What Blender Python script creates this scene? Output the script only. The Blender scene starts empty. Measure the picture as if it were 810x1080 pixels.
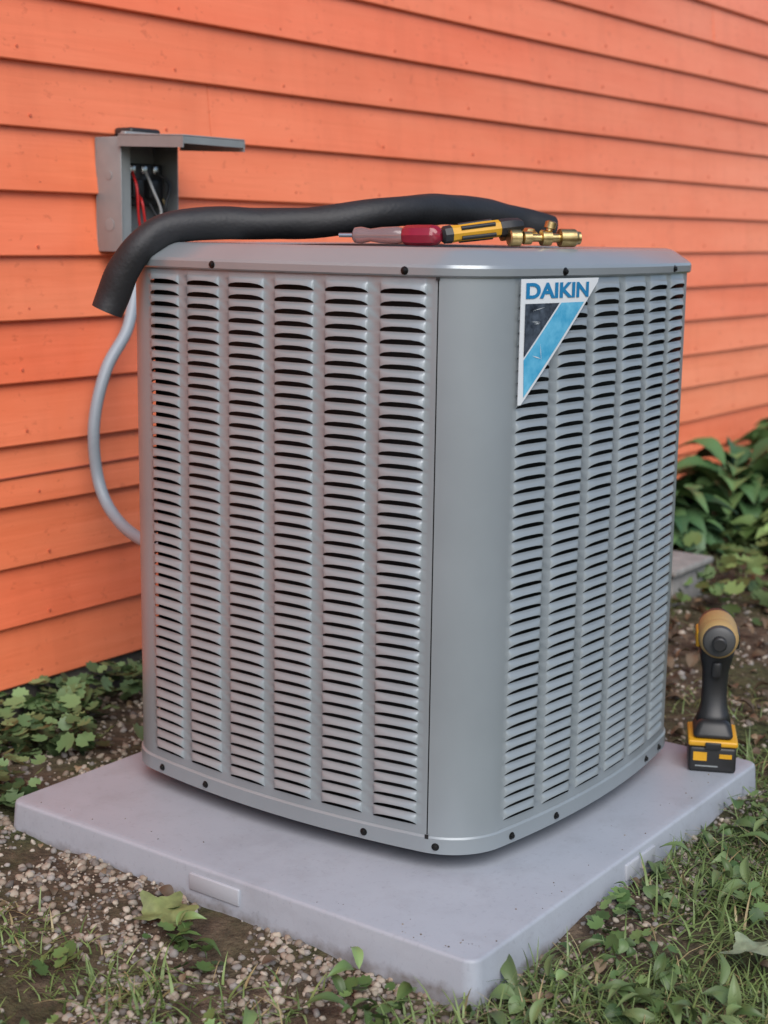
import bpy, bmesh, math, random
import numpy as np
from mathutils import Vector, Matrix, noise as mn
random.seed(3); rng=np.random.default_rng(5)
sc=bpy.context.scene
PHI=math.radians(36.0)
# ---------------------------------------------------------------- helpers
def link(o,parent=None):
    sc.collection.objects.link(o)
    if parent: o.parent=parent
    return o
def empty(name):
    e=bpy.data.objects.new(name,None); sc.collection.objects.link(e); return e
def mesh_obj(name,V,F,mat=None,parent=None,smooth=False):
    me=bpy.data.meshes.new(name); me.from_pydata([tuple(v) for v in V],[],F); me.update()
    if mat: me.materials.append(mat)
    if smooth: me.polygons.foreach_set('use_smooth',[True]*len(me.polygons))
    return link(bpy.data.objects.new(name,me),parent)
def bm_obj(name,bm,mat=None,parent=None,smooth=False):
    me=bpy.data.meshes.new(name); bm.to_mesh(me); bm.free()
    if mat: me.materials.append(mat)
    if smooth: me.polygons.foreach_set('use_smooth',[True]*len(me.polygons))
    return link(bpy.data.objects.new(name,me),parent)
def box(name,lo,hi,mat,parent=None,bev=0.0,seg=2,M=None,taper=None):
    bm=bmesh.new(); bmesh.ops.create_cube(bm,size=1)
    lo=Vector(lo);hi=Vector(hi);c=(lo+hi)/2;s=hi-lo
    for v in bm.verts:
        k=1.0
        if taper and v.co.z>0: k=taper
        v.co=Vector((v.co.x*s.x*k,v.co.y*s.y*k,v.co.z*s.z))+c
    if bev>0: bmesh.ops.bevel(bm,geom=list(bm.edges),offset=bev,segments=seg,profile=0.5,affect='EDGES')
    if M is not None: bm.transform(M)
    return bm_obj(name,bm,mat,parent,bev>0)
def lathe(name,prof,mat,parent=None,M=None,n=28,smooth=True):
    V=[];F=[]
    for (z,r) in prof:
        for i in range(n):
            a=2*math.pi*i/n; V.append(Vector((r*math.cos(a),r*math.sin(a),z)))
    for j in range(len(prof)-1):
        for i in range(n):
            F.append((j*n+i,j*n+(i+1)%n,(j+1)*n+(i+1)%n,(j+1)*n+i))
    F.append(tuple(range(n-1,-1,-1))); F.append(tuple((len(prof)-1)*n+i for i in range(n)))
    if M is not None: V=[M@v for v in V]
    o=mesh_obj(name,V,F,mat,parent,smooth)
    m=o.modifiers.new('es','EDGE_SPLIT'); m.split_angle=math.radians(35)
    return o
def axisM(p0,p1):
    p0=Vector(p0);p1=Vector(p1); d=(p1-p0)
    q=d.to_track_quat('Z','Y'); return Matrix.Translation(p0)@q.to_matrix().to_4x4(), d.length
def catmull(P,n=10):
    P=[Vector(p) for p in P]; Q=[P[0]*2-P[1]]+P+[P[-1]*2-P[-2]]; out=[]
    for i in range(1,len(Q)-2):
        for k in range(n):
            t=k/n; a,b,c,d=Q[i-1],Q[i],Q[i+1],Q[i+2]
            out.append(0.5*((2*b)+(c-a)*t+(2*a-5*b+4*c-d)*t*t+(3*b-a-3*c+d)*t**3))
    out.append(P[-1]); return out
def tube(name,P,r,mat,parent=None,n=20,k=10,hollow=0,rfun=None,wob=0):
    pts=catmull(P,k) if k>1 else [Vector(p) for p in P]
    T=[(pts[min(i+1,len(pts)-1)]-pts[max(i-1,0)]).normalized() for i in range(len(pts))]
    N=T[0].orthogonal().normalized(); V=[];F=[]
    rings=[]
    for i,p in enumerate(pts):
        N=(N-T[i]*N.dot(T[i])).normalized(); B=T[i].cross(N)
        rr=r*(rfun(i/(len(pts)-1)) if rfun else 1)
        ring=[]
        for j in range(n):
            a=2*math.pi*j/n
            q=rr*(1+wob*mn.noise(p*14+Vector((math.cos(a),math.sin(a),0))*.6))
            ring.append(p+(N*math.cos(a)+B*math.sin(a))*q)
        rings.append((ring,p,N.copy(),B.copy()))
    for ring,_,_,_ in rings: V+=ring
    L=len(pts)
    for i in range(L-1):
        for j in range(n): F.append((i*n+j,i*n+(j+1)%n,(i+1)*n+(j+1)%n,(i+1)*n+j))
    if hollow:
        base=len(V)
        for ring,p,_,_ in rings:
            V+=[p+(q-p)*hollow for q in ring]
        for i in range(L-1):
            for j in range(n): F.append((base+i*n+j,base+(i+1)*n+j,base+(i+1)*n+(j+1)%n,base+i*n+(j+1)%n))
        for j in range(n):
            F.append((j,base+j,base+(j+1)%n,(j+1)%n)); e=(L-1)*n
            F.append((e+j,e+(j+1)%n,base+e+(j+1)%n,base+e+j))
    else:
        F.append(tuple(range(n-1,-1,-1))); F.append(tuple((L-1)*n+j for j in range(n)))
    o=mesh_obj(name,V,F,mat,parent,True)
    m=o.modifiers.new('es','EDGE_SPLIT'); m.split_angle=math.radians(50)
    return o
# ---------------------------------------------------------------- materials
def M_(name,col,rough=.5,metal=0,var=.0,vscale=8,bump=0,bscale=60,col2=None,vc=False,spec=.5,trans=0,coat=0,stretch=None,bdist=.002,det=4):
    m=bpy.data.materials.new(name); m.use_nodes=True; nt=m.node_tree; b=nt.nodes['Principled BSDF']
    b.inputs['Base Color'].default_value=(*col,1); b.inputs['Roughness'].default_value=rough
    b.inputs['Metallic'].default_value=metal; b.inputs['Specular IOR Level'].default_value=spec
    if trans: b.inputs['Transmission Weight'].default_value=trans
    if coat: b.inputs['Coat Weight'].default_value=coat; b.inputs['Coat Roughness'].default_value=.15
    tc=nt.nodes.new('ShaderNodeTexCoord'); src=tc.outputs['Object']
    if stretch:
        mp=nt.nodes.new('ShaderNodeMapping'); mp.inputs['Scale'].default_value=stretch
        nt.links.new(src,mp.inputs['Vector']); src=mp.outputs[0]
    if vc:
        at=nt.nodes.new('ShaderNodeAttribute'); at.attribute_name='col'
        nt.links.new(at.outputs['Color'],b.inputs['Base Color'])
    elif var or col2:
        nz=nt.nodes.new('ShaderNodeTexNoise'); nz.inputs['Scale'].default_value=vscale; nz.inputs['Detail'].default_value=det
        nz.inputs['Roughness'].default_value=.6
        nt.links.new(src,nz.inputs['Vector'])
        cr=nt.nodes.new('ShaderNodeValToRGB'); nt.links.new(nz.outputs[0],cr.inputs[0])
        c1=[max(0,c*(1-var)) for c in col]; c2=list(col2) if col2 else [c*(1+var) for c in col]
        cr.color_ramp.elements[0].position=.33; cr.color_ramp.elements[1].position=.68
        cr.color_ramp.elements[0].color=(*c1,1); cr.color_ramp.elements[1].color=(*c2,1)
        nt.links.new(cr.outputs[0],b.inputs['Base Color'])
    if bump:
        nb=nt.nodes.new('ShaderNodeTexNoise'); nb.inputs['Scale'].default_value=bscale; nb.inputs['Detail'].default_value=2
        nt.links.new(src,nb.inputs['Vector'])
        bp=nt.nodes.new('ShaderNodeBump'); bp.inputs['Strength'].default_value=bump; bp.inputs['Distance'].default_value=bdist
        nt.links.new(nb.outputs[0],bp.inputs['Height']); nt.links.new(bp.outputs[0],b.inputs['Normal'])
    return m
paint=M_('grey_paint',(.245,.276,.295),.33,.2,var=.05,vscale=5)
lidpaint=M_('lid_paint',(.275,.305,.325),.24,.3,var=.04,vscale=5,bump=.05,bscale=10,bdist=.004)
black=M_('black_inside',(.005,.005,.006),.7)
coil=M_('coil_fins',(.008,.009,.011),.6)
screwm=M_('black_screw',(.010,.010,.010),.35,.5)
rubber=M_('black_foam',(.012,.012,.014),.58,bump=.6,bscale=160,bdist=.0012,var=.3,vscale=9)
def pad_mat():
    m=bpy.data.materials.new('pad_plastic'); m.use_nodes=True; nt=m.node_tree; N=nt.nodes; L=nt.links
    b=N['Principled BSDF']; b.inputs['Roughness'].default_value=.48
    tc=N.new('ShaderNodeTexCoord')
    def nz(s,d=4):
        n=N.new('ShaderNodeTexNoise'); n.inputs['Scale'].default_value=s; n.inputs['Detail'].default_value=d; n.inputs['Roughness'].default_value=.65
        L.new(tc.outputs['Object'],n.inputs['Vector']); return n.outputs[0]
    def ramp(src,p0,c0,p1,c1):
        r=N.new('ShaderNodeValToRGB'); L.new(src,r.inputs[0]); e=r.color_ramp.elements
        e[0].position=p0;e[0].color=(*c0,1);e[1].position=p1;e[1].color=(*c1,1); return r.outputs[0]
    def mul(a,c,f):
        x=N.new('ShaderNodeMix'); x.data_type='RGBA'; x.blend_type='MULTIPLY'; x.inputs[0].default_value=f
        L.new(a,x.inputs[6]); L.new(c,x.inputs[7]); return x.outputs[2]
    c=ramp(nz(4),.32,(.295,.318,.362),.7,(.335,.358,.402))
    c=mul(c,ramp(nz(120,3),.30,(.72,.71,.70),.42,(1,1,1)),.35)
    c=mul(c,ramp(nz(11,5),.33,(.74,.72,.70),.50,(1,1,1)),.35)
    sp=N.new('ShaderNodeSeparateXYZ'); L.new(tc.outputs['Object'],sp.inputs[0])
    mr=N.new('ShaderNodeMapRange'); mr.inputs[1].default_value=.0; mr.inputs[2].default_value=.035; L.new(sp.outputs[2],mr.inputs[0])
    ad=N.new('ShaderNodeMath'); ad.operation='MULTIPLY_ADD'; L.new(nz(30),ad.inputs[0]); ad.inputs[1].default_value=1.2; L.new(mr.outputs[0],ad.inputs[2])
    c=mul(c,ramp(ad.outputs[0],.45,(.45,.38,.31),.95,(1,1,1)),.8)
    L.new(c,b.inputs['Base Color'])
    bp=N.new('ShaderNodeBump'); bp.inputs['Strength'].default_value=.25; bp.inputs['Distance'].default_value=.0007
    L.new(nz(260,2),bp.inputs['Height']); L.new(bp.outputs[0],b.inputs['Normal'])
    return m
padm=pad_mat()
padl=M_('pad_label',(.36,.375,.41),.5,bump=.3,bscale=200,bdist=.0006)
white=M_('label_white',(.62,.65,.67),.28)
blue=M_('label_blue',(.010,.17,.36),.25)
lblue=M_('label_light_blue',(.045,.30,.50),.22,col2=(.14,.45,.64),vscale=40)
navy=M_('label_navy',(.008,.013,.022),.2,col2=(.07,.09,.12),vscale=60)
galv=M_('galvanized_grey',(.26,.28,.285),.45,.3,var=.08,vscale=14,bump=.1,bscale=60)
plasticg=M_('conduit_grey',(.25,.29,.33),.45)
blackp=M_('black_plastic',(.014,.014,.015),.45,bump=.2,bscale=300,bdist=.0004)
redw=M_('red_wire',(.5,.02,.02),.4)
whitew=M_('white_wire',(.6,.6,.58),.4)
yellow=M_('yellow_plastic',(.55,.28,.012),.42,var=.06,vscale=30)
tan=M_('tan_nose',(.34,.22,.085),.5)
dgrey=M_('dark_grey_nose',(.05,.05,.05),.5)
brass=M_('brass',(.55,.40,.18),.32,1.0,var=.25,vscale=60)
steel=M_('steel',(.5,.5,.5),.25,1.0)
clear=M_('clear_handle',(.42,.28,.28),.10,trans=.6,spec=.6)
redp=M_('red_handle',(.30,.010,.032),.12,trans=.3)
foundm=M_('foundation',(.10,.09,.08),.9,var=.4,vscale=10)
blockm=M_('concrete',(.20,.195,.185),.9,var=.2,vscale=20,bump=.5,bscale=80)
leafvc=M_('leaf_green',(.1,.2,.05),.45,vc=True,spec=.35)
pebm=M_('pebble',(.3,.25,.2),.75,vc=True,bump=.3,bscale=300,bdist=.0006)
deadm=M_('dead_leaf',(.2,.12,.06),.7,vc=True)
def siding_mat():
    m=bpy.data.materials.new('orange_paint'); m.use_nodes=True; nt=m.node_tree; N=nt.nodes; L=nt.links
    b=N['Principled BSDF']; b.inputs['Roughness'].default_value=.42; b.inputs['Specular IOR Level'].default_value=.5
    tc=N.new('ShaderNodeTexCoord')
    def mp(s):
        q=N.new('ShaderNodeMapping'); q.inputs['Scale'].default_value=s; L.new(tc.outputs['Object'],q.inputs['Vector']); return q
    n1=N.new('ShaderNodeTexNoise'); n1.inputs['Scale'].default_value=3.2; n1.inputs['Detail'].default_value=5; n1.inputs['Roughness'].default_value=.62
    L.new(mp((.5,1,2.2)).outputs[0],n1.inputs['Vector'])
    cr=N.new('ShaderNodeValToRGB'); L.new(n1.outputs[0],cr.inputs[0])
    cr.color_ramp.elements[0].position=.3; cr.color_ramp.elements[0].color=(.80,.170,.070,1)
    cr.color_ramp.elements[1].position=.72; cr.color_ramp.elements[1].color=(.87,.225,.105,1)
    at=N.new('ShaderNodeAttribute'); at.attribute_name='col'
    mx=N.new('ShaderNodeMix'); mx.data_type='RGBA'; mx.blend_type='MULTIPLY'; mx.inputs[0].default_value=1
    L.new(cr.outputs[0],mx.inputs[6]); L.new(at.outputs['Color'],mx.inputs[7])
    def specks(scale,sx,p0,p1,col,fac,src):
        n3=N.new('ShaderNodeTexNoise'); n3.inputs['Scale'].default_value=scale; n3.inputs['Detail'].default_value=3
        L.new(mp(sx).outputs[0],n3.inputs['Vector'])
        c3=N.new('ShaderNodeValToRGB'); c3.color_ramp.elements[0].position=p0; c3.color_ramp.elements[0].color=(*col,1)
        c3.color_ramp.elements[1].position=p1; c3.color_ramp.elements[1].color=(1,1,1,1); L.new(n3.outputs[0],c3.inputs[0])
        m2=N.new('ShaderNodeMix'); m2.data_type='RGBA'; m2.blend_type='MULTIPLY'; m2.inputs[0].default_value=fac
        L.new(src,m2.inputs[6]); L.new(c3.outputs[0],m2.inputs[7]); return m2.outputs[2]
    o=specks(40,(1,1,1.6),.27,.36,(.72,.66,.62),.6,mx.outputs[2])
    o=specks(7,(2.2,1,.5),.33,.5,(.84,.80,.77),.28,o)
    L.new(o,b.inputs['Base Color'])
    n2=N.new('ShaderNodeTexNoise'); n2.inputs['Scale'].default_value=22; n2.inputs['Detail'].default_value=4
    L.new(mp((.12,1,2.4)).outputs[0],n2.inputs['Vector'])
    bp=N.new('ShaderNodeBump'); bp.inputs['Strength'].default_value=.45; bp.inputs['Distance'].default_value=.003
    L.new(n2.outputs[0],bp.inputs['Height']); L.new(bp.outputs[0],b.inputs['Normal'])
    return m
orange=siding_mat()
# ---------------------------------------------------------------- camera
cam=bpy.data.cameras.new('camera'); co=bpy.data.objects.new('camera',cam); link(co); sc.camera=co
cam.sensor_fit='HORIZONTAL'; cam.sensor_width=36; cam.lens=69.33; cam.clip_end=1000; cam.clip_start=.05
h=Vector((math.cos(PHI),math.sin(PHI),0)); th=math.radians(10.7)
fwd=h*math.cos(th)+Vector((0,0,-math.sin(th))); right=Vector((math.sin(PHI),-math.cos(PHI),0)); up=right.cross(fwd)
R=Matrix((right,up,-fwd)).transposed().to_4x4()
co.matrix_world=Matrix.Translation((0,0,1.005))@R@Matrix.Rotation(math.radians(.83),4,'Z')
cam.dof.use_dof=True; cam.dof.focus_distance=2.25; cam.dof.aperture_fstop=6.0
# ---------------------------------------------------------------- wall
YW=2.35; Z0=.074; EX=.125
wall=empty('clapboard_house_wall')
V=[];F=[];C=[]
joints={11:[3.917],9:[2.53],8:[4.9],5:[1.2],13:[3.1,5.2],14:[2.2],6:[4.3]}
for k in range(-0,26):
    zb=Z0+EX*k
    js=sorted(joints.get(k,[random.uniform(-2,1),random.uniform(5,9)]))
    xs=[-3.0]+js+[11.0]
    for a,b in zip(xs[:-1],xs[1:]):
        a2=a+.0008; b2=b-.0008; n=max(2,int((b2-a2)/.12))
        tone=random.uniform(.96,1.04); tg=tone*random.uniform(.94,1.10); dy=random.uniform(-.0015,.0015); dz=random.uniform(-.0015,.0015)
        base=len(V)
        for i in range(n+1):
            x=a2+(b2-a2)*i/n
            w=.003*mn.noise(Vector((x*1.1,k*3.7,0))); wy=.0025*mn.noise(Vector((x*1.7,k*5.1,4)))
            z=zb+w+dz
            pr=[(YW-.001,z),(YW-.017+wy+dy,z),(YW-.0185+wy+dy,z+.0025),(YW-.011+wy*.7+dy,z+.065),(YW-.004,z+EX+.012)]
            sky_tint=min(.25,max(0,(x-2.6)*.05+(z-1.0)*.04))  # sky reflection painted into the board colour: paler to the right and upwards
            for (y,zz) in pr: V.append((x,y,zz)); C.append((tone,tg*(1+sky_tint),tg*(1+sky_tint*2.0),1))
        for i in range(n):
            for j in range(4):
                p=base+i*5+j; F.append((p,p+1,p+6,p+5))
        F.append(tuple(base+j for j in range(4,-1,-1))); F.append(tuple(base+n*5+j for j in range(5)))
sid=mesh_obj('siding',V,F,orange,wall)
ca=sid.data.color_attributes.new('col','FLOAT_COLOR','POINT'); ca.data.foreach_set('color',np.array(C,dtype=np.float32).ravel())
box('sheathing',(-3,YW,-.05),(11,YW+.15,3.4),foundm,wall)
box('foundation',(-3,YW-.004,-.2),(11,YW+.1495,Z0+.02),foundm,wall)
tube('board_crack_bead',[(-1,YW-.013,.490),(1.2,YW-.014,.500),(1.8,YW-.0145,.507),(2.4,YW-.015,.513)],.0022,M_('dark_orange',(.28,.06,.03),.7),wall,n=8,k=6)
nailm=M_('painted_nail',(.55,.12,.06),.6)
bm=bmesh.new()
for k in range(0,17):
    for q in range(20):
        x=1.2+q*.4+.03*math.sin(k*7.3+q*3.1)
        mtx=Matrix.Translation((x,YW-.0165,Z0+EX*k+.022+.004*math.sin(q*5+k)))@Matrix.Rotation(math.pi/2,4,'X')
        bmesh.ops.create_cone(bm,cap_ends=True,segments=8,radius1=.0032,radius2=.0032,depth=.003,matrix=mtx)
bm_obj('nail_heads',bm,nailm,wall)
# ---------------------------------------------------------------- ground
def gh(x,y):
    x=np.asarray(x,float);y=np.asarray(y,float)
    z=.010*np.sin(x*3.1+1.3*y)+.008*np.sin(5.3*y-2.1*x+1)+.005*np.sin(11*x+7*y)+.003*np.sin(23*x-17*y)+.0025*np.sin(41*y+13*x)
    z=z-.018*np.clip((1.1-y)/.4,0,1)
    near=((x-2.5)**2+(y-1)**2)<900
    return np.where(near,z,z*.5)-.004
xs=np.concatenate([[-300,-120,-60,-30,-15,-8,-4,-2,-1],np.arange(0,6.6,.03),np.arange(6.7,9,.1),[9.5,11,14,20,35,60,120,300]])
ys=np.concatenate([[-300,-120,-60,-30,-15,-8,-4,-2,-1,-.5],np.arange(0,2.5,.03),[2.6,3,5,9,20,60,120,300]])
X,Y=np.meshgrid(xs,ys); Zg=gh(X,Y)
nx,ny=len(xs),len(ys)
V=np.stack([X.ravel(),Y.ravel(),Zg.ravel()],1)
F=[(j*nx+i,j*nx+i+1,(j+1)*nx+i+1,(j+1)*nx+i) for j in range(ny-1) for i in range(nx-1)]
def ground_mat():
    m=bpy.data.materials.new('soil'); m.use_nodes=True; nt=m.node_tree; N=nt.nodes; L=nt.links
    b=N['Principled BSDF']; b.inputs['Roughness'].default_value=.95; b.inputs['Specular IOR Level'].default_value=.2
    tc=N.new('ShaderNodeTexCoord')
    def nz(s,d=5):
        n=N.new('ShaderNodeTexNoise'); n.inputs['Scale'].default_value=s; n.inputs['Detail'].default_value=d; n.inputs['Roughness'].default_value=.7
        L.new(tc.outputs['Object'],n.inputs['Vector']); return n
    cr=N.new('ShaderNodeValToRGB'); L.new(nz(28).outputs[0],cr.inputs[0])
    e=cr.color_ramp.elements; e[0].position=.32; e[0].color=(.030,.021,.015,1); e[1].position=.7; e[1].color=(.145,.105,.072,1)
    cr2=N.new('ShaderNodeValToRGB'); L.new(nz(3,3).outputs[0],cr2.inputs[0])
    e=cr2.color_ramp.elements; e[0].position=.45;e[0].color=(0,0,0,1);e[1].position=.68;e[1].color=(1,1,1,1)
    mx=N.new('ShaderNodeMix'); mx.data_type='RGBA'; L.new(cr2.outputs[0],mx.inputs[0]); L.new(cr.outputs[0],mx.inputs[6])
    g=N.new('ShaderNodeValToRGB'); L.new(nz(60,3).outputs[0],g.inputs[0])
    e=g.color_ramp.elements; e[0].position=.35;e[0].color=(.02,.026,.010,1);e[1].position=.7;e[1].color=(.09,.10,.04,1)
    L.new(g.outputs[0],mx.inputs[7]); L.new(mx.outputs[2],b.inputs['Base Color'])
    bp=N.new('ShaderNodeBump'); bp.inputs['Strength'].default_value=1; bp.inputs['Distance'].default_value=.012
    L.new(nz(70,4).outputs[0],bp.inputs['Height']); L.new(bp.outputs[0],b.inputs['Normal'])
    return m
mesh_obj('ground',V,F,ground_mat(),None,True)
# ---------------------------------------------------------------- scatter
def rot(yaw,tilt,roll=None):
    n=len(yaw); roll=np.zeros(n) if roll is None else roll
    cy,sy,ct,st,cr,sr=np.cos(yaw),np.sin(yaw),np.cos(tilt),np.sin(tilt),np.cos(roll),np.sin(roll)
    o=np.zeros(n);l=np.ones(n)
    Rz=np.stack([cy,-sy,o,sy,cy,o,o,o,l],1).reshape(n,3,3)
    Ry=np.stack([ct,o,st,o,l,o,-st,o,ct],1).reshape(n,3,3)
    Rx=np.stack([l,o,o,o,cr,-sr,o,sr,cr],1).reshape(n,3,3)
    return Rz@Ry@Rx
def scatter_data(TV,TF,pos,Rm,scale,cols):
    TV=np.array(TV,float); n=len(pos); nv=len(TV)
    scale=np.asarray(scale,float)
    if scale.ndim==1: scale=np.repeat(scale[:,None],3,1)
    P=np.einsum('nij,nvj->nvi',Rm,TV[None]*scale[:,None,:])+pos[:,None,:]
    lens=np.array([len(f) for f in TF]); flat=np.array([i for f in TF for i in f])
    loops=(flat[None]+(np.arange(n)*nv)[:,None]).ravel()
    return P.reshape(-1,3),loops,np.tile(lens,n),np.repeat(cols,nv,0)
def scatter_obj(name,parts,mat,parent=None,smooth=True):
    Vs=[];Ls=[];Ns=[];Cs=[];off=0
    for P,l,n,c in parts:
        Vs.append(P);Ls.append(l+off);Ns.append(n);Cs.append(c);off+=len(P)
    V=np.concatenate(Vs);L=np.concatenate(Ls);Nn=np.concatenate(Ns);C=np.concatenate(Cs)
    me=bpy.data.meshes.new(name); me.vertices.add(len(V)); me.vertices.foreach_set('co',V.astype(np.float32).ravel())
    me.loops.add(len(L)); me.loops.foreach_set('vertex_index',L.astype(np.int32))
    me.polygons.add(len(Nn)); st=np.concatenate([[0],np.cumsum(Nn)[:-1]]).astype(np.int32)
    me.polygons.foreach_set('loop_start',st); me.polygons.foreach_set('loop_total',Nn.astype(np.int32))
    me.update(calc_edges=True); me.validate()
    ca=me.color_attributes.new('col','FLOAT_COLOR','POINT')
    C4=np.concatenate([np.clip(C,0,1),np.ones((len(C),1))],1); ca.data.foreach_set('color',C4.astype(np.float32).ravel())
    if smooth: me.polygons.foreach_set('use_smooth',np.ones(len(me.polygons),bool))
    me.materials.append(mat)
    return link(bpy.data.objects.new(name,me),parent)
def nzv(x,y,s,seed=0): return np.array([mn.noise(Vector((a*s,b*s,seed))) for a,b in zip(x,y)])
PX0,PX1,PY0,PY1=1.543,2.512,.962,1.893
def free(x,y,mg=.01): return ~((x>PX0-mg)&(x<PX1+mg)&(y>PY0-mg)&(y<PY1+mg))&(y<YW-.02)
def colmix(n,a,b,j=.15):
    t=rng.random((n,1)); c=np.array(a)*(1-t)+np.array(b)*t
    return c*(1+rng.uniform(-j,j,(n,1)))
def blade(bend,w=.035):
    V=[];F=[]
    for i,t in enumerate([0,.3,.6,.85,1]):
        ww=w*(1-t)**.6 if t<1 else .002
        x=bend*t*t; z=t*(1-.35*bend*t)
        V+=[(x,-ww,z),(x,ww,z)]
    for i in range(4): F.append((2*i,2*i+1,2*i+3,2*i+2))
    return V,F
def grass_parts(x,y,smin,smax,ca,cb,wm=1.0):
    parts=[]; idx=rng.integers(0,4,len(x))
    for q,bd in enumerate([.3,.6,1.0,1.3]):
        s=idx==q; n=s.sum()
        if n==0: continue
        TV,TF=blade(bd)
        pos=np.stack([x[s],y[s],gh(x[s],y[s])-.003],1)
        sz=rng.uniform(smin,smax,n); sc_=np.stack([sz,rng.uniform(.03,.065,n)*wm,sz],1)
        c=colmix(n,ca,cb); dry=rng.random(n)<.13; c[dry]=colmix(int(dry.sum()),(.22,.17,.08),(.34,.28,.15))
        parts.append(scatter_data(TV,TF,pos,rot(rng.uniform(0,6.28,n),rng.uniform(-.1,1.15,n)),sc_,c))
    return parts
def rnd(n,x0,x1,y0,y1): return rng.uniform(x0,x1,n),rng.uniform(y0,y1,n)
G1=(.065,.105,.028); G2=(.18,.245,.085)
parts=[]
x,y=rnd(34000,1.3,4.2,.2,.97); m=free(x,y,.0)&(nzv(x,y,5,1)+rng.uniform(-.22,.22,len(x))-np.clip((y-.84)/.13,0,1)*.22>.0); parts+=grass_parts(x[m],y[m],.02,.07,G1,G2)
x,y=rnd(12000,2.5,6.5,.4,2.2); m=free(x,y,.0)&(nzv(x,y,2.5,2)+rng.uniform(-.2,.2,len(x))>.10); parts+=grass_parts(x[m],y[m],.02,.07,G1,G2)
x,y=rnd(12000,.7,1.53,.6,2.2); d=nzv(x,y,5,7)+rng.uniform(-.15,.15,len(x))-(x-1.15)*.9; m=free(x,y)&(d>.17); parts+=grass_parts(x[m],y[m],.015,.05,G1,G2)
for (cx,cy,n,r,l) in [(1.30,1.33,120,.04,.07),(1.38,1.20,90,.04,.06),(1.45,.98,120,.04,.07),(1.95,.80,200,.06,.09),(2.35,.85,200,.07,.09),(1.62,.86,90,.04,.06),(2.62,1.0,160,.05,.08)]:
    x=cx+rng.normal(0,r,n); y=cy+rng.normal(0,r,n); m=free(x,y); parts+=grass_parts(x[m],y[m],l*.5,l,G1,G2,1.3)
scatter_obj('grass',parts,leafvc)
def roundleaf(lobes=9,notch=True):
    V=[(0,0,0)];n=18
    for i in range(n):
        a=2*math.pi*i/n; r=1+.09*math.cos(a*lobes)
        if notch and i==n//2: r=.25
        V.append((r*math.cos(a),r*math.sin(a),.22*r*r-.1*abs(math.sin(a))))
    return V,[(0,1+i,1+(i+1)%n) for i in range(n)]
def ovalleaf(wd=.34):
    V=[];F=[]; n=8
    for i in range(n+1):
        t=i/n; w=wd*math.sin(math.pi*(t**.8))+.004; z=.30*math.sin(t*2.4)-.25*t*t
        rp=.012*math.sin(i*2.2)
        V+=[(t,-w,z+.30*w+rp),(t,-w*.5,z+.12*w),(t,0,z-.02),(t,w*.5,z+.12*w),(t,w,z+.30*w-rp)]
    for i in range(n):
        for j in range(4): F.append((5*i+j,5*i+j+1,5*i+j+6,5*i+j+5))
    return V,F
RL=roundleaf(); OL=ovalleaf(); HL=ovalleaf(.30); NL_=ovalleaf(.16)
def cover(x,y,smin,smax,hmax,ca,cb,T=RL):
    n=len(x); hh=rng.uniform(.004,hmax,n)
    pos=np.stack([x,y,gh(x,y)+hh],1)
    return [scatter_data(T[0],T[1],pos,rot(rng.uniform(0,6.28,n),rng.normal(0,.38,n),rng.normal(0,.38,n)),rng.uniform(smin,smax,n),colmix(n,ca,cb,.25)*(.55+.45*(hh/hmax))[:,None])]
parts=[]
x,y=rnd(2000,1.2,2.6,1.92,2.34); m=free(x,y,.02)&(nzv(x,y,6,3)+rng.uniform(-.2,.2,len(x))+(y-2.14)*1.1>.0); parts+=cover(x[m],y[m],.009,.023,.075,(.055,.10,.038),(.16,.24,.10))
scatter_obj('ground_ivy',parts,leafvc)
parts=[]
x,y=rnd(2600,.7,1.50,.6,2.0); d=nzv(x,y,6,9)+rng.uniform(-.12,.12,len(x))-(x-1.2)*.8; m=free(x,y)&(d>.16); parts+=cover(x[m],y[m],.006,.014,.03,(.05,.10,.03),(.14,.22,.07))
x,y=rnd(420,.9,1.50,.7,1.6); d=nzv(x,y,6,9)-(x-1.2)*.8; m=free(x,y)&(d>.14); parts+=cover(x[m],y[m],.03,.065,.03,(.06,.11,.03),(.15,.22,.08),NL_)
x,y=rnd(4200,1.3,4.5,.2,.97); m=free(x,y,.02)&(nzv(x,y,5,11)+rng.uniform(-.15,.15,len(x))>.10); parts+=cover(x[m],y[m],.006,.014,.035,(.05,.10,.03),(.15,.23,.08))
x,y=rnd(900,1.2,4.5,.2,.97); m=free(x,y,.03)&(nzv(x,y,5,13)>.05); parts+=cover(x[m],y[m],.02,.040,.03,(.05,.10,.03),(.14,.21,.08),OL)
x,y=rnd(1700,1.2,4.5,.2,.97); m=free(x,y,.03)&(nzv(x,y,4,15)>-.05); parts+=cover(x[m],y[m],.025,.07,.03,(.06,.10,.03),(.16,.22,.09),NL_)
x,y=rnd(1500,3.6,6.5,.8,2.3); parts+=cover(x,y,.012,.034,.08,(.05,.09,.025),(.14,.21,.07))
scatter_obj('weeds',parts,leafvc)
stemm=M_('stem_green',(.06,.10,.03),.6)
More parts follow.
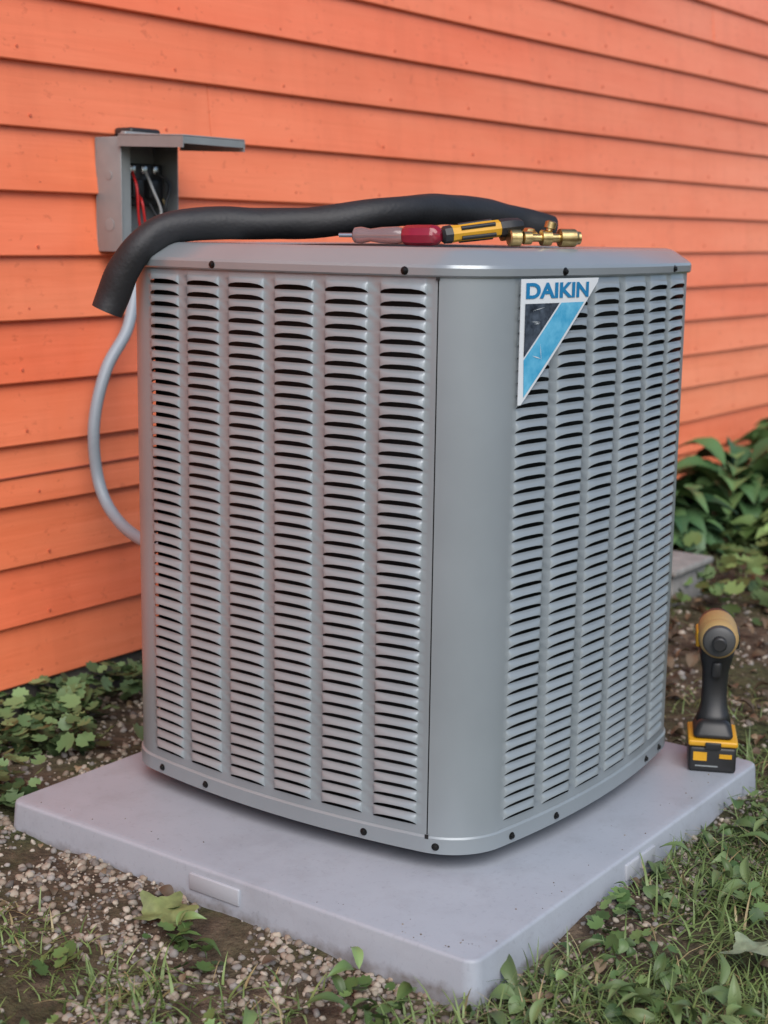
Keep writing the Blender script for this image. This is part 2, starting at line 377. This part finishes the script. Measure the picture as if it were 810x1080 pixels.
for (cx,cy,rr,hh,n,ca,cb) in [(4.80,1.98,.34,.32,80,(.03,.075,.03),(.11,.20,.07)),(5.55,2.02,.40,.37,85,(.05,.10,.03),(.15,.24,.09)),(4.30,2.08,.28,.25,60,(.025,.065,.028),(.09,.17,.065)),(5.15,1.52,.38,.24,80,(.09,.14,.035),(.22,.30,.10)),(6.4,1.9,.45,.38,80,(.04,.08,.03),(.13,.22,.08)),(4.62,1.66,.28,.17,55,(.06,.11,.03),(.18,.26,.09)),(4.3,1.5,.18,.10,36,(.06,.11,.03),(.17,.24,.09))]:
    yaw=rng.uniform(0,6.28,n); q=rng.random(n)**.6
    x=cx+np.cos(yaw)*rr*q*.5; y=np.minimum(cy+np.sin(yaw)*rr*q*.5,YW-.16); z=gh(x,y)+hh*(1-.75*q)*rng.uniform(.6,1,n)
    c=colmix(n,ca,cb,.3)
    s=rng.uniform(.55,1,n)*(.22 if hh>.24 else .15)
    back=(y+np.sin(yaw)*s>YW-.03); yaw=np.where(back,-yaw,yaw)
    lp=scatter_data(HL[0],HL[1],np.stack([x,y,z],1),rot(yaw,rng.uniform(-.35,.5,n),rng.normal(0,.28,n)),s,c)
    e=empty('broadleaf_plant'); scatter_obj('leaves',[lp],leafvc,e)
    sv=[];sf=[]
    for i in range(n):
        b=Vector((cx+random.gauss(0,.02),cy+random.gauss(0,.02),-.02)); t=Vector((x[i],y[i],z[i])); w=Vector((.003,-.003,0)); k=len(sv)
        sv+=[b-w,b+w,t+w,t-w]; sf.append((k,k+1,k+2,k+3))
    mesh_obj('stems',sv,sf,stemm,e)
# gravel
def ico(sub):
    bm=bmesh.new(); bmesh.ops.create_icosphere(bm,subdivisions=sub,radius=1)
    V=[v.co.copy() for v in bm.verts];F=[tuple(v.index for v in f.verts) for f in bm.faces]; bm.free()
    return V,F
IV,IF=ico(2); Ts=[]
for q in range(6):
    Ts.append(([v*(1+.30*mn.noise(v*1.3+Vector((q*7.1,0,0)))+.12*mn.noise(v*3+Vector((q*3.1,9,0)))) for v in IV],IF))
parts=[]
def gravel(x,y,smin,smax,zz=None):
    out=[]; idx=rng.integers(0,6,len(x))
    pal=np.array([(.26,.20,.15),(.21,.165,.125),(.32,.27,.21),(.13,.11,.095),(.24,.22,.20),(.37,.32,.26)])
    for q in range(6):
        s=idx==q;n=s.sum()
        if n==0: continue
        sz=smin+(smax-smin)*rng.random(n)**2
        c=pal[rng.integers(0,6,n)]*rng.uniform(.65,1.15,(n,1))
        if zz is not None: c=c*.6
        pos=np.stack([x[s],y[s],(gh(x[s],y[s])+sz*.2) if zz is None else zz+sz*.3],1)
        out.append(scatter_data(Ts[q][0],Ts[q][1],pos,rot(rng.uniform(0,6.28,n),rng.normal(0,.3,n),rng.normal(0,.3,n)),np.stack([sz,sz*rng.uniform(.65,1,n),sz*rng.uniform(.45,.8,n)],1),c))
    return out
x,y=rnd(9000,1.12,1.56,.78,2.1); d=nzv(x,y,7,21)*1.0+rng.uniform(-.3,.3,len(x))+(x-1.34)*1.1; m=free(x,y,.002)&(d>.0); parts+=gravel(x[m],y[m],.0018,.0082)
x,y=rnd(2200,1.5,2.6,.82,.965); m=free(x,y,.003)&(rng.random(len(x))<.5); parts+=gravel(x[m],y[m],.002,.007)
x,y=rnd(1800,1.5,2.7,1.88,2.3); m=free(x,y,.003); parts+=gravel(x[m],y[m],.002,.009)
x,y=rnd(2200,2.52,4,.9,2.3); m=free(x,y,.003); parts+=gravel(x[m],y[m],.002,.010)
scatter_obj('gravel',parts,pebm)
parts=[]
x,y=rnd(900,2.5,5.0,.9,2.3); m=free(x,y,.02); parts+=cover(x[m],y[m],.02,.055,.02,(.06,.038,.022),(.19,.125,.07),OL)
x,y=rnd(300,1.15,2.9,.4,2.2); m=free(x,y,.02); parts+=cover(x[m],y[m],.010,.03,.015,(.08,.05,.03),(.24,.17,.10),OL)
scatter_obj('leaf_litter',parts,deadm)
def lobed(name,loc,size,yaw,col,tilt=(0,0)):
    V=[(0,0,0)];n=48;F=[]
    for rr_ in (.5,1.0):
        for i in range(n):
            a=2*math.pi*i/n; r=.70+.15*math.cos(5*a)+.07*math.cos(10*a+.4)+.04*math.sin(24*a)
            if abs(a-math.pi)<.15: r=.3
            r*=rr_
            V.append((r*math.cos(a),r*math.sin(a),.12*math.sin(3*a+size*90)*r+.16*r*r+.03*math.cos(5*a)*rr_))
    for i in range(n):
        F.append((0,1+i,1+(i+1)%n)); F.append((1+i,1+n+i,1+n+(i+1)%n,1+(i+1)%n))
    Mx=Matrix.Translation(loc)@Matrix.Rotation(yaw,4,'Z')@Matrix.Rotation(tilt[0],4,'Y')@Matrix.Rotation(tilt[1],4,'X')@Matrix.Scale(size,4)
    mesh_obj(name,[Mx@Vector(v) for v in V],F,M_('fallen_leaf_mat',col,.6,var=.35,vscale=40,col2=[c*1.4 for c in col]),None,True)
lobed('fallen_leaf',(1.455,1.445,.018),.056,.3,(.14,.165,.06),(-.18,.1))
lobed('fallen_leaf',(1.86,.70,.03),.055,2.2,(.22,.27,.17),(.2,.2))
lobed('fallen_leaf',(1.59,.90,.0),.030,1.2,(.26,.15,.07),(.4,.2))
# ---------------------------------------------------------------- pad
pad=empty('equipment_pad')
PT=.055
bm=bmesh.new(); bmesh.ops.create_cube(bm,size=1)
cx,cy=(PX0+PX1)/2,(PY0+PY1)/2
for v in bm.verts:
    k=.006 if v.co.z<0 else 0
    v.co=Vector((cx+math.copysign((PX1-PX0)/2+k,v.co.x),cy+math.copysign((PY1-PY0)/2+k,v.co.y),PT if v.co.z>0 else -.04))
ve=[e for e in bm.edges if abs(e.verts[0].co.z-e.verts[1].co.z)>.03]
bmesh.ops.bevel(bm,geom=ve,offset=.022,segments=5,profile=.5,affect='EDGES')
te=[e for e in bm.edges if e.verts[0].co.z>.05 and e.verts[1].co.z>.05]
bmesh.ops.bevel(bm,geom=te,offset=.005,segments=3,profile=.5,affect='EDGES')
o=bm_obj('slab',bm,padm,pad,True); m=o.modifiers.new('es','EDGE_SPLIT'); m.split_angle=math.radians(40)
box('edge_label',(PX0-.005,1.375,.016),(PX0+.01,1.475,.042),padl,pad,.0012)
box('edge_label_2',(1.975,PY0-.005,.016),(2.075,PY0+.01,.042),padl,pad,.0012)
x=np.concatenate([rng.uniform(PX0+.01,PX1-.01,30),PX0+.01+np.abs(rng.normal(0,.03,24))]); y=np.concatenate([PY0+.01+np.abs(rng.normal(0,.03,30)),rng.uniform(PY0+.01,PY1-.01,24)])
scatter_obj('soil_crumbs',gravel(x,y,.0007,.0018,PT),pebm,pad)
# ---------------------------------------------------------------- AC unit
ac=empty('air_conditioner_condenser')
CX,CY=2.108,1.468; mH=.390; rC=.102; AL=math.radians(10)
K=math.sin(AL)+1-math.cos(AL); RR=(mH-rC)/K; Rs=RR+rC; cc=RR*math.sin(AL)
def fp(th,off=0):
    th=th%(2*math.pi); k=round(th/(math.pi/2)); d=th-k*math.pi/2
    if abs(d)<=AL+1e-9:
        a=k*math.pi/2; c=(-(Rs-mH)*math.cos(a),-(Rs-mH)*math.sin(a)); r=Rs
    else:
        q=int(th//(math.pi/2)); sx=1 if q in(0,3) else -1; sy=1 if q in(0,1) else -1
        c=(sx*cc,sy*cc); r=rC
    return (CX+c[0]+(r+off)*math.cos(th),CY+c[1]+(r+off)*math.sin(th))
ZB,ZT=.108,.948; SH=.083
ths=[]
for k in range(4):
    b=k*math.pi/2
    ths+=list(np.linspace(b-AL,b+AL,13))[:-1]+list(np.linspace(b+AL,b+math.pi/2-AL,17))[:-1]
nT=len(ths)
def ring_surface(name,prof,mat,parent,smooth=True,close=False,ang=30):
    V=[];F=[]
    for off,z in prof:
        for t in ths: V.append((*fp(t,off),z))
    for j in range(len(prof)-1):
        for i in range(nT): F.append((j*nT+i,j*nT+(i+1)%nT,(j+1)*nT+(i+1)%nT,(j+1)*nT+i))
    if close: F.append(tuple((len(prof)-1)*nT+i for i in range(nT)))
    o=mesh_obj(name,V,F,mat,parent,smooth); m=o.modifiers.new('es','EDGE_SPLIT'); m.split_angle=math.radians(ang); return o
LZ0,LZ1=.936,.124; NL=45; P=(LZ0-LZ1)/NL; D=.0066
colp=.0946; hw=.0372
US=[-1,-.97,-.9,-.75,-.4,0,.4,.75,.9,.97,1]
def ee(u): return math.sqrt(max(0,1-abs(u)**3.2))
for k,fn in zip(range(4),['louver_panel_back_side','louver_panel_rear','louver_panel_side','louver_panel_front']):
    b=k*math.pi/2; us=[(-Rs*AL,0)]
    for c in range(6):
        cc0=(c-2.5)*colp
        us+=[(cc0+hw*u,ee(u)) for u in US]
    us.append((Rs*AL,0))
    V=[];F=[];n=len(us)
    def row(offs,zs):
        s=len(V)
        for (u,e) in us:
            V.append((*fp(b+u/Rs if abs(u)<Rs*AL else b+math.copysign(AL,u),offs*e),zs(e)))
        return s
    def join(a,c):
        for i in range(n-1): F.append((a+i,c+i,c+i+1,a+i+1))
    prev=row(0,lambda e:ZT)
    for l in range(NL):
        z0=LZ0-l*P; DD=D*(1+.08*math.sin(l*2.7+k))
        r0=row(0,lambda e:z0); join(prev,r0)
        r1=row(DD*.4,lambda e:z0-P*.10); r2=row(DD*.85,lambda e:z0-P*.27)
        r3=row(DD,lambda e:z0-P*.92+P*.45*e); r3b=row(DD*.84,lambda e:z0-P*.92+P*.425*e)
        join(r0,r1);join(r1,r2);join(r2,r3);join(r3,r3b)
        prev=row(0,lambda e:z0-P*.92)
    join(prev,row(0,lambda e:ZB))
    o=mesh_obj(fn,V,F,paint,ac,True); m=o.modifiers.new('es','EDGE_SPLIT'); m.split_angle=math.radians(60)
for k in range(4):
    b=k*math.pi/2; a0=b+AL; a1=b+math.pi/2-AL
    spans=[(a0,a1,0)]
    if k==2:
        g=a0+math.radians(3.6); spans=[(a0,g,0),(g+math.radians(1.3),a1,.0012)]
    for i,(s,e,off) in enumerate(spans):
        V=[];F=[]; n=20
        for z in (ZB,ZT):
            for t in np.linspace(s,e,n+1): V.append((*fp(min(max(t,b+AL+1e-5),b+math.pi/2-AL-1e-5),off),z))
        for j in range(n): F.append((j,j+1,n+2+j,n+1+j))
        mesh_obj('corner_post_%d_%d'%(k,i),V,F,paint,ac,True)
ring_surface('inner_coil',[(-.03,ZT-.005),(-.03,ZB-.01)],coil,ac)
V=[];F=[]
for z in (ZB,ZT):
    for t in np.linspace(math.radians(190.5),math.radians(199),5): V.append((*fp(t,-.004),z))
for j in range(4): F.append((j,j+1,6+j,5+j))
mesh_obj('seam_backing',V,F,black,ac)
ring_surface('base_rim',[(-.03,SH+.002),(-.004,SH),(.003,SH+.002),(.0035,ZB+.001),(.001,ZB+.004),(-.004,ZB+.004)],paint,ac)
ring_surface('base_underside',[(-.0301,SH+.0025),(-.06,SH+.003)],black,ac,close=True)
for sx in(-1,1):
    for sy in(-1,1):
        box('foot_%d_%d'%(sx,sy),(CX+sx*.24-.04,CY+sy*.24-.04,PT),(CX+sx*.24+.04,CY+sy*.24+.04,SH+.003),black,ac,.003)
ring_surface('lid_rim',[(-.004,.9465),(.004,.9445),(.0065,.947),(.007,.957),(.005,.9615),(-.001,.966),(-.022,.9795),(-.029,.983),(-.037,.985)],lidpaint,ac,ang=22)
RO=.305; V=[];F=[]
for t in ths: V.append((*fp(t,-.0368),.985))
def pol(p): return math.atan2(p[1]-CY,p[0]-CX)
for (r,z) in [(RO+.006,.9848),(RO,.983),(RO-.006,.975),(RO-.008,.93)]:
    for t in ths:
        a=pol(fp(t,-.0368)); V.append((CX+r*math.cos(a),CY+r*math.sin(a),z))
for j in range(4):
    for i in range(nT): F.append((j*nT+i,j*nT+(i+1)%nT,(j+1)*nT+(i+1)%nT,(j+1)*nT+i))
mesh_obj('lid_top',V,F,lidpaint,ac)
wire=M_('grille_wire',(.02,.02,.022),.35,.2)
def torus(name,r,z,rad):
    V=[];F=[];n=72;mm=6
    for i in range(n):
        a=2*math.pi*i/n
        for j in range(mm):
            b_=2*math.pi*j/mm; rr=r+rad*math.cos(b_)
            V.append((CX+rr*math.cos(a),CY+rr*math.sin(a),z+rad*math.sin(b_)))
    for i in range(n):
        for j in range(mm): F.append((i*mm+j,((i+1)%n)*mm+j,((i+1)%n)*mm+(j+1)%mm,i*mm+(j+1)%mm))
    mesh_obj(name,V,F,wire,ac,True)
for i in range(18):
    r=.06+i*(RO-.07)/17; torus('grille_ring_%d'%i,r,.979+.006*(1-(r/RO)**2),.0018)
for i in range(12):
    a=i*math.pi/6
    tube('grille_spoke_%d'%i,[(CX+.05*math.cos(a),CY+.05*math.sin(a),.9815),(CX+.2*math.cos(a),CY+.2*math.sin(a),.979),(CX+(RO-.003)*math.cos(a),CY+(RO-.003)*math.sin(a),.975)],.0022,wire,ac,n=6,k=3)
lathe('grille_hub',[(.978,.055),(.985,.055),(.988,.04)],wire,ac,Matrix.Translation((CX,CY,0)))
lathe('fan_motor',[(.80,.07),(.90,.07),(.91,.05)],black,ac,Matrix.Translation((CX,CY,0)))
for i in range(3):
    a=i*2.094; V=[];F=[]
    for j in range(6):
        r=.06+j*.044
        for q in (-1,0,1):
            an=a+q*(.5-.03*j); V.append((CX+r*math.cos(an),CY+r*math.sin(an),.905+.03*q))
    for j in range(5):
        for q in range(2): F.append((j*3+q,j*3+q+1,j*3+q+4,j*3+q+3))
    mesh_obj('fan_blade_%d'%i,V,F,galv,ac,True)
def screw(i,th,z,off,r=.0062):
    p=Vector((*fp(th,off-.001),z)); n=Vector((math.cos(th),math.sin(th),0))
    Mx,_=axisM(p,p+n)
    lathe('screw_%d'%i,[(0,r*1.35),(.0012,r*1.35),(.0018,r*.85),(.0045,r*.8),(.005,r*.55)],screwm,ac,Mx,n=12)
si=0
rad=math.radians
for kk in (180,270,0,90):
    for dd in (-4.0,8.5) if kk==180 else (-6.2,7.0):
        screw(si,rad(kk+dd),.9525,.007,.0045); si+=1
    for dd in (-9.0,-5,6.5,22 if kk==180 else 9): 
        screw(si,rad(kk+dd),.0965,.0035,.0045); si+=1
for dz in (.1105,.943):
    V=[];F=[]
    for z in (dz-.003,dz+.004):
        for t in np.linspace(rad(192.8),rad(196.0),4): V.append((*fp(t,.0038),z))
    for j in range(3): F.append((j,j+1,5+j,4+j))
    mesh_obj('seam_notch',V,F,black,ac)
# label
LO=.0090; LS=-Rs*AL+.004; LW=.190; LH=.180; LZ=.9428
def lab_map(a,b,off): 
    s=LS+a*LW; th=math.radians(270)+s/Rs
    return (*fp(th,off),LZ-b*LH)
def lab_poly(name,poly,off,mat):
    bm=bmesh.new(); vs=[bm.verts.new((a,b,0)) for a,b in poly]; bm.faces.new(vs)
    for q in range(1,12):
        bmesh.ops.bisect_plane(bm,geom=bm.verts[:]+bm.edges[:]+bm.faces[:],plane_co=(q/12,0,0),plane_no=(1,0,0))
    for v in bm.verts: v.co=Vector(lab_map(v.co.x,v.co.y,off))
    return bm_obj(name,bm,mat,ac)
lp=lab_poly('label_plate',[(0,0),(1.0,0),(.985,.035),(.03,1.0),(0,1.0)],LO,white)
sd=lp.modifiers.new('s','SOLIDIFY'); sd.thickness=.0012; sd.offset=0
lab_poly('label_dark_triangle',[(.045,.195),(.46,.195),(.045,.62)],LO+.0014,navy)
lab_poly('label_blue_band',[(.485,.195),(.79,.195),(.055,.94),(.045,.64)],LO+.0014,lblue)
random.seed(8)
film=M_('film_crease',(.6,.64,.66),.12)
for i in range(14):
    a=random.uniform(.12,.7); b_=random.uniform(.2,.8)
    if a+b_>.85: continue
    an=random.uniform(0,3.14); l=random.uniform(.03,.13); w=random.uniform(.0015,.004)
    dx,dy=math.cos(an)*l,math.sin(an)*l; px,py=-math.sin(an)*w,math.cos(an)*w
    lab_poly('film_crease_%d'%i,[(a-dx,b_-dy),(a+px,b_+py),(a+dx,b_+dy),(a-px,b_-py)],LO+.0021,film)
cu=bpy.data.curves.new('t','FONT'); cu.body='DAIKIN'; cu.size=1; cu.offset=.036
to=bpy.data.objects.new('t',cu); sc.collection.objects.link(to)
dg=bpy.context.evaluated_depsgraph_get(); me=bpy.data.meshes.new_from_object(to.evaluated_get(dg)); bpy.data.objects.remove(to)
xsv=[v.co.x for v in me.vertices]; ysv=[v.co.y for v in me.vertices]; x0,x1,y0,y1=min(xsv),max(xsv),min(ysv),max(ysv)
for v in me.vertices:
    a=.05+.80*(v.co.x-x0)/(x1-x0); b_=.155-.125*(v.co.y-y0)/(y1-y0)
    v.co=Vector(lab_map(a,b_,LO+.0016))
me.materials.append(blue); link(bpy.data.objects.new('label_lettering',me),ac)
# ---------------------------------------------------------------- disconnect box
db=empty('electrical_disconnect_box')
bx0,bx1,by0,by1,bz0,bz1=2.183,2.35,2.262,2.334,.958,1.19
t=.003
box('back',(bx0,by1,bz0),(bx1,by1+.003,bz1),galv,db)
box('side_near',(bx0,by0,bz0),(bx0+t,by1-.0005,bz1),galv,db,.001)
box('side_far',(bx1-t,by0,bz0),(bx1,by1-.0005,bz1),galv,db,.001)
box('bottom',(bx0+t+.0004,by0,bz0),(bx1-t-.0004,by1-.0005,bz0+t),galv,db)
box('top',(bx0+t+.0004,by0,bz1-t),(bx1-t-.0004,by1-.0005,bz1),galv,db)
box('inner_flange_near',(bx0+t+.0003,by0+.004,bz0+.004),(bx0+.03,by0+.006,bz1-.004),galv,db)
box('breaker_block',(bx0+.045,by0+.034,bz0+.095),(bx1-.012,by1-.002,bz1-.05),blackp,db,.003)
for i in range(2): box('terminal_%d'%i,(bx0+.055+i*.048,by0+.020,bz0+.11),(bx0+.085+i*.048,by0+.036,bz0+.15),blackp,db,.003)
for i in range(3): box('lug_%d'%i,(bx0+.054+i*.034,by0+.028,bz0+.160),(bx0+.070+i*.034,by0+.040,bz0+.178),steel,db,.002)
def wirep(n,pts,m,r=.003): tube(n,[(bx0+a,by0+b,bz0+c) for a,b,c in pts],r,m,db,n=8)
wirep('red_wire',[(.06,.03,.165),(.050,.006,.13),(.058,.010,.07),(.075,.02,.03),(.09,.04,.004)],redw)
wirep('red_wire_b',[(.075,.03,.12),(.062,.003,.10),(.075,.008,.05),(.10,.03,.02),(.1,.04,.004)],redw)
wirep('white_wire',[(.10,.03,.165),(.095,.005,.13),(.118,.004,.08),(.105,.016,.04),(.095,.04,.004)],whitew)
wirep('black_wire',[(.13,.03,.165),(.145,.006,.14),(.13,.004,.09),(.142,.008,.05),(.10,.04,.004)],blackp,.0035)
wirep('black_wire_b',[(.10,.02,.10),(.11,.006,.06),(.095,.02,.03),(.095,.04,.004)],blackp)
wirep('copper_wire',[(.14,.02,.11),(.135,.006,.07),(.11,.02,.03),(.1,.04,.004)],brass,.0018)
lathe('knockout',[(0,.013),(.0012,.013),(.0013,.010)],galv,db,axisM((bx0,by0+.036,bz0+.055),(bx0-.1,by0+.036,bz0+.055))[0],n=20)
lathe('knockout_b',[(0,.009),(.0012,.009),(.0013,.007)],galv,db,axisM((bx0,by0+.036,bz0+.155),(bx0-.1,by0+.036,bz0+.155))[0],n=20)
box('top_hub',(bx0+.05,by0+.02,bz1+.0003),(bx1-.03,by1,bz1+.022),blackp,db,.006)
Mh=Matrix.Translation((0,by0,bz1+.002))@Matrix.Rotation(math.radians(2),4,'X')
def hb(n,lo,hi,bev=0): box(n,lo,hi,galv,db,bev,M=Mh)
hb('cover_panel',(bx0-.008,-.182,.0),(bx1+.008,-.001,.003),.0012)
hb('cover_flange_near',(bx0-.008,-.182,-.022),(bx0-.005,-.001,-.0003))
hb('cover_flange_far',(bx1+.005,-.182,-.022),(bx1+.008,-.001,-.0003))
hb('cover_flange_end',(bx0-.0045,-.182,-.014),(bx1+.0045,-.179,-.0003))
box('cover_hinge',(bx0+.01,by0-.004,bz1+.0008),(bx1-.01,by0+.012,bz1+.011),galv,db,.003)
tube('electrical_conduit',[(2.262,2.298,.96),(2.255,2.298,.90),(2.211,2.28,.80),(2.147,2.28,.716),(2.110,2.28,.601),(2.112,2.27,.481),(2.09,2.19,.414),(2.02,2.02,.40),(2.01,1.85,.41)],.0125,plasticg,None,n=18,wob=.05)
# ---------------------------------------------------------------- insulation tube
tube('pipe_insulation',[(1.697,1.796,.872),(1.704,1.788,.897),(1.711,1.771,.938),(1.728,1.750,.978),(1.772,1.725,1.008),(1.84,1.68,1.0165),(1.93,1.60,1.017),(1.985,1.54,1.026),(2.07,1.485,1.040),(2.17,1.47,1.046),(2.29,1.465,1.043),(2.40,1.45,1.030),(2.47,1.42,1.015)],.0262,rubber,None,n=28,hollow=.5,k=12,wob=.14)
# ---------------------------------------------------------------- tools on top
nd=empty('screwdriver')
Mx,L_=axisM((1.816,1.385,1.0005),(1.862,1.262,1.002))
lathe('clear_grip',[(0,.007),(.003,.0115),(.014,.0125),(.028,.0095),(.045,.0120),(.070,.0130),(.078,.011)],clear,nd,Mx,n=12)
lathe('red_grip',[(.0785,.0115),(.083,.0148),(.10,.0155),(.122,.0155),(.132,.0145),(.138,.009)],redp,nd,Mx,n=8)
lathe('shank',[(-.022,.0035),(-.001,.0035)],steel,nd,Mx,n=10)
y2=empty('nut_driver')
Mx,L_=axisM((1.872,1.262,1.002),(1.985,1.185,1.019))
lathe('butt_cap',[(0,.009),(.004,.0130),(.016,.0138)],blackp,y2,Mx,n=8)
lathe('yellow_grip',[(.0162,.0130),(.03,.0122),(.07,.0132),(.095,.0130)],yellow,y2,Mx,n=8)
lathe('black_grip',[(.0952,.0138),(.11,.0142),(.128,.0122),(.134,.008)],blackp,y2,Mx,n=8)
for i in range(5):
    a=i*2*math.pi/5
    p=Mx@Vector((.0122*math.cos(a),.0122*math.sin(a),.03)); q=Mx@Vector((.0130*math.cos(a),.0130*math.sin(a),.085))
    tube('grip_inlay_%d'%i,[p,q],.0032,blackp,y2,n=8,k=4)
bv=empty('brass_valve_fitting')
a0=Vector((1.968,1.178,1.000)); a1=Vector((2.045,1.118,1.001)); Mx,L_=axisM(a0,a1)
lathe('body',[(0,.007),(.002,.010),(.014,.010),(.016,.006),(.03,.006),(.031,.012),(.046,.012),(.048,.007),(.06,.007),(.061,.014),(.085,.014),(.090,.010),(.094,.010)],brass,bv,Mx,n=12)
b0=a0.lerp(a1,.42); Mx2,_=axisM(b0,b0+Vector((.006,-.004,.03)))
lathe('stem',[(0,.005),(.014,.005),(.0145,.009),(.024,.009),(.026,.006)],brass,bv,Mx2,n=12)
Mx3,_=axisM(a0+Vector((-.01,.03,.0)),a0+Vector((.05,.02,.008)))
lathe('side_coupling',[(0,.006),(.02,.006),(.021,.011),(.04,.011),(.042,.006),(.056,.006)],brass,bv,Mx3,n=6)
lathe('knurled_knob',[(-.022,.011),(-.020,.013),(-.004,.013),(-.002,.009)],brass,bv,Mx,n=14)
Mx4,_=axisM(a0+Vector((.02,-.01,.003)),a0+Vector((.06,.05,.012)))
lathe('cross_fitting',[(0,.007),(.012,.007),(.013,.0105),(.026,.0105),(.028,.006),(.05,.006),(.051,.009),(.06,.009)],brass,bv,Mx4,n=6)
# ---------------------------------------------------------------- cordless driver
dr=empty('cordless_impact_driver')
Md=Matrix.Translation((2.450,1.030,PT))@Matrix.Rotation(math.radians(206),4,'Z')
def db_(n,lo,hi,mat,bev,tp=None): return box(n,lo,hi,mat,dr,bev,3,M=Md,taper=tp)
db_('battery',(-.056,-.0420,.000),(.050,.0420,.048),blackp,.006)
db_('battery_rail',(-.056,-.0440,.0485),(.052,.0440,.060),yellow,.004)
db_('foot',(-.050,-.038,.0605),(.048,.038,.092),blackp,.010,.68)
db_('battery_label',(.0502,-.034,.022),(.0512,-.010,.038),yellow,0)
db_('battery_label_b',(.0502,.012,.028),(.0512,.034,.036),yellow,0)
db_('battery_print',(.0502,-.030,.011),(.0510,.010,.0135),galv,0)
db_('latch',(.0525,-.014,.045),(.057,.014,.058),blackp,.002)
def secs(name,S,mat):
    V=[];F=[];n=20
    for (x,z,ax,ay) in S:
        for i in range(n):
            a=2*math.pi*i/n; ca_,sa=math.cos(a),math.sin(a)
            V.append(Md@Vector((x+ax*math.copysign(abs(ca_)**.8,ca_),ay*math.copysign(abs(sa)**.8,sa),z)))
    for j in range(len(S)-1):
        for i in range(n): F.append((j*n+i,j*n+(i+1)%n,(j+1)*n+(i+1)%n,(j+1)*n+i))
    F.append(tuple(range(n-1,-1,-1)));F.append(tuple((len(S)-1)*n+i for i in range(n)))
    return mesh_obj(name,V,F,mat,dr,True)
secs('handle',[(-.004,.084,.034,.032),(-.006,.098,.027,.027),(-.010,.115,.023,.0235),(-.014,.145,.022,.0225),(-.012,.175,.024,.024),(-.008,.20,.031,.029),(-.004,.226,.038,.0335)],blackp)
box('trigger',(.008,-.009,.168),(.026,.009,.200),blackp,dr,.006,3,M=Md)
Ma=Md@Matrix.Translation((0,0,.246))@Matrix.Rotation(math.pi/2,4,'Y')
lathe('rear_cap',[(-.075,.018),(-.072,.027),(-.060,.033),(-.040,.0345)],blackp,dr,Ma,n=32)
lathe('motor_housing',[(-.0398,.0345),(-.02,.0355),(.018,.0355),(.022,.034)],tan,dr,Ma,n=32)
lathe('nose_cone',[(.0222,.0345),(.032,.0355),(.046,.033),(.050,.0295)],tan,dr,Ma,n=32)
lathe('nose_bumper',[(.0502,.0290),(.058,.0265),(.062,.020)],dgrey,dr,Ma,n=32)
lathe('chuck_collar',[(.0622,.0125),(.078,.0125),(.080,.010)],blackp,dr,Ma,n=24)
db_('side_grip',(-.045,-.0385,.222),(.014,-.030,.252),yellow,.004)
db_('side_grip_b',(-.045,.030,.222),(.014,.0385,.252),blackp,.004)
# ---------------------------------------------------------------- block
blk=empty('concrete_block')
box('body',(3.62,1.66,-.02),(3.84,1.98,.10),blockm,blk,.008)
box('cap',(3.605,1.645,.1005),(3.855,1.995,.12),blockm,blk,.006)
# ---------------------------------------------------------------- light
w=bpy.data.worlds.new('World'); sc.world=w; w.use_nodes=True; nt=w.node_tree
bg=nt.nodes['Background']; sk=nt.nodes.new('ShaderNodeTexSky'); sk.sky_type='NISHITA'; sk.sun_disc=False
sdv=Vector((-.74,-.76,1.02)).normalized(); el=math.asin(sdv.z)
sk.sun_elevation=el; sk.sun_rotation=math.atan2(sdv.x,sdv.y)%(2*math.pi); sk.dust_density=1.5; sk.air_density=1.0; sk.ozone_density=1.5
nt.links.new(sk.outputs[0],bg.inputs[0]); bg.inputs[1].default_value=.15
ld=bpy.data.lights.new('sun','SUN'); ld.energy=3.1; ld.angle=math.radians(50); ld.color=(1,.97,.935)
lo=bpy.data.objects.new('sun',ld); link(lo); lo.rotation_euler=sdv.to_track_quat('Z','Y').to_euler()
sc.view_settings.view_transform='Standard'; sc.view_settings.look='None'; sc.view_settings.exposure=0
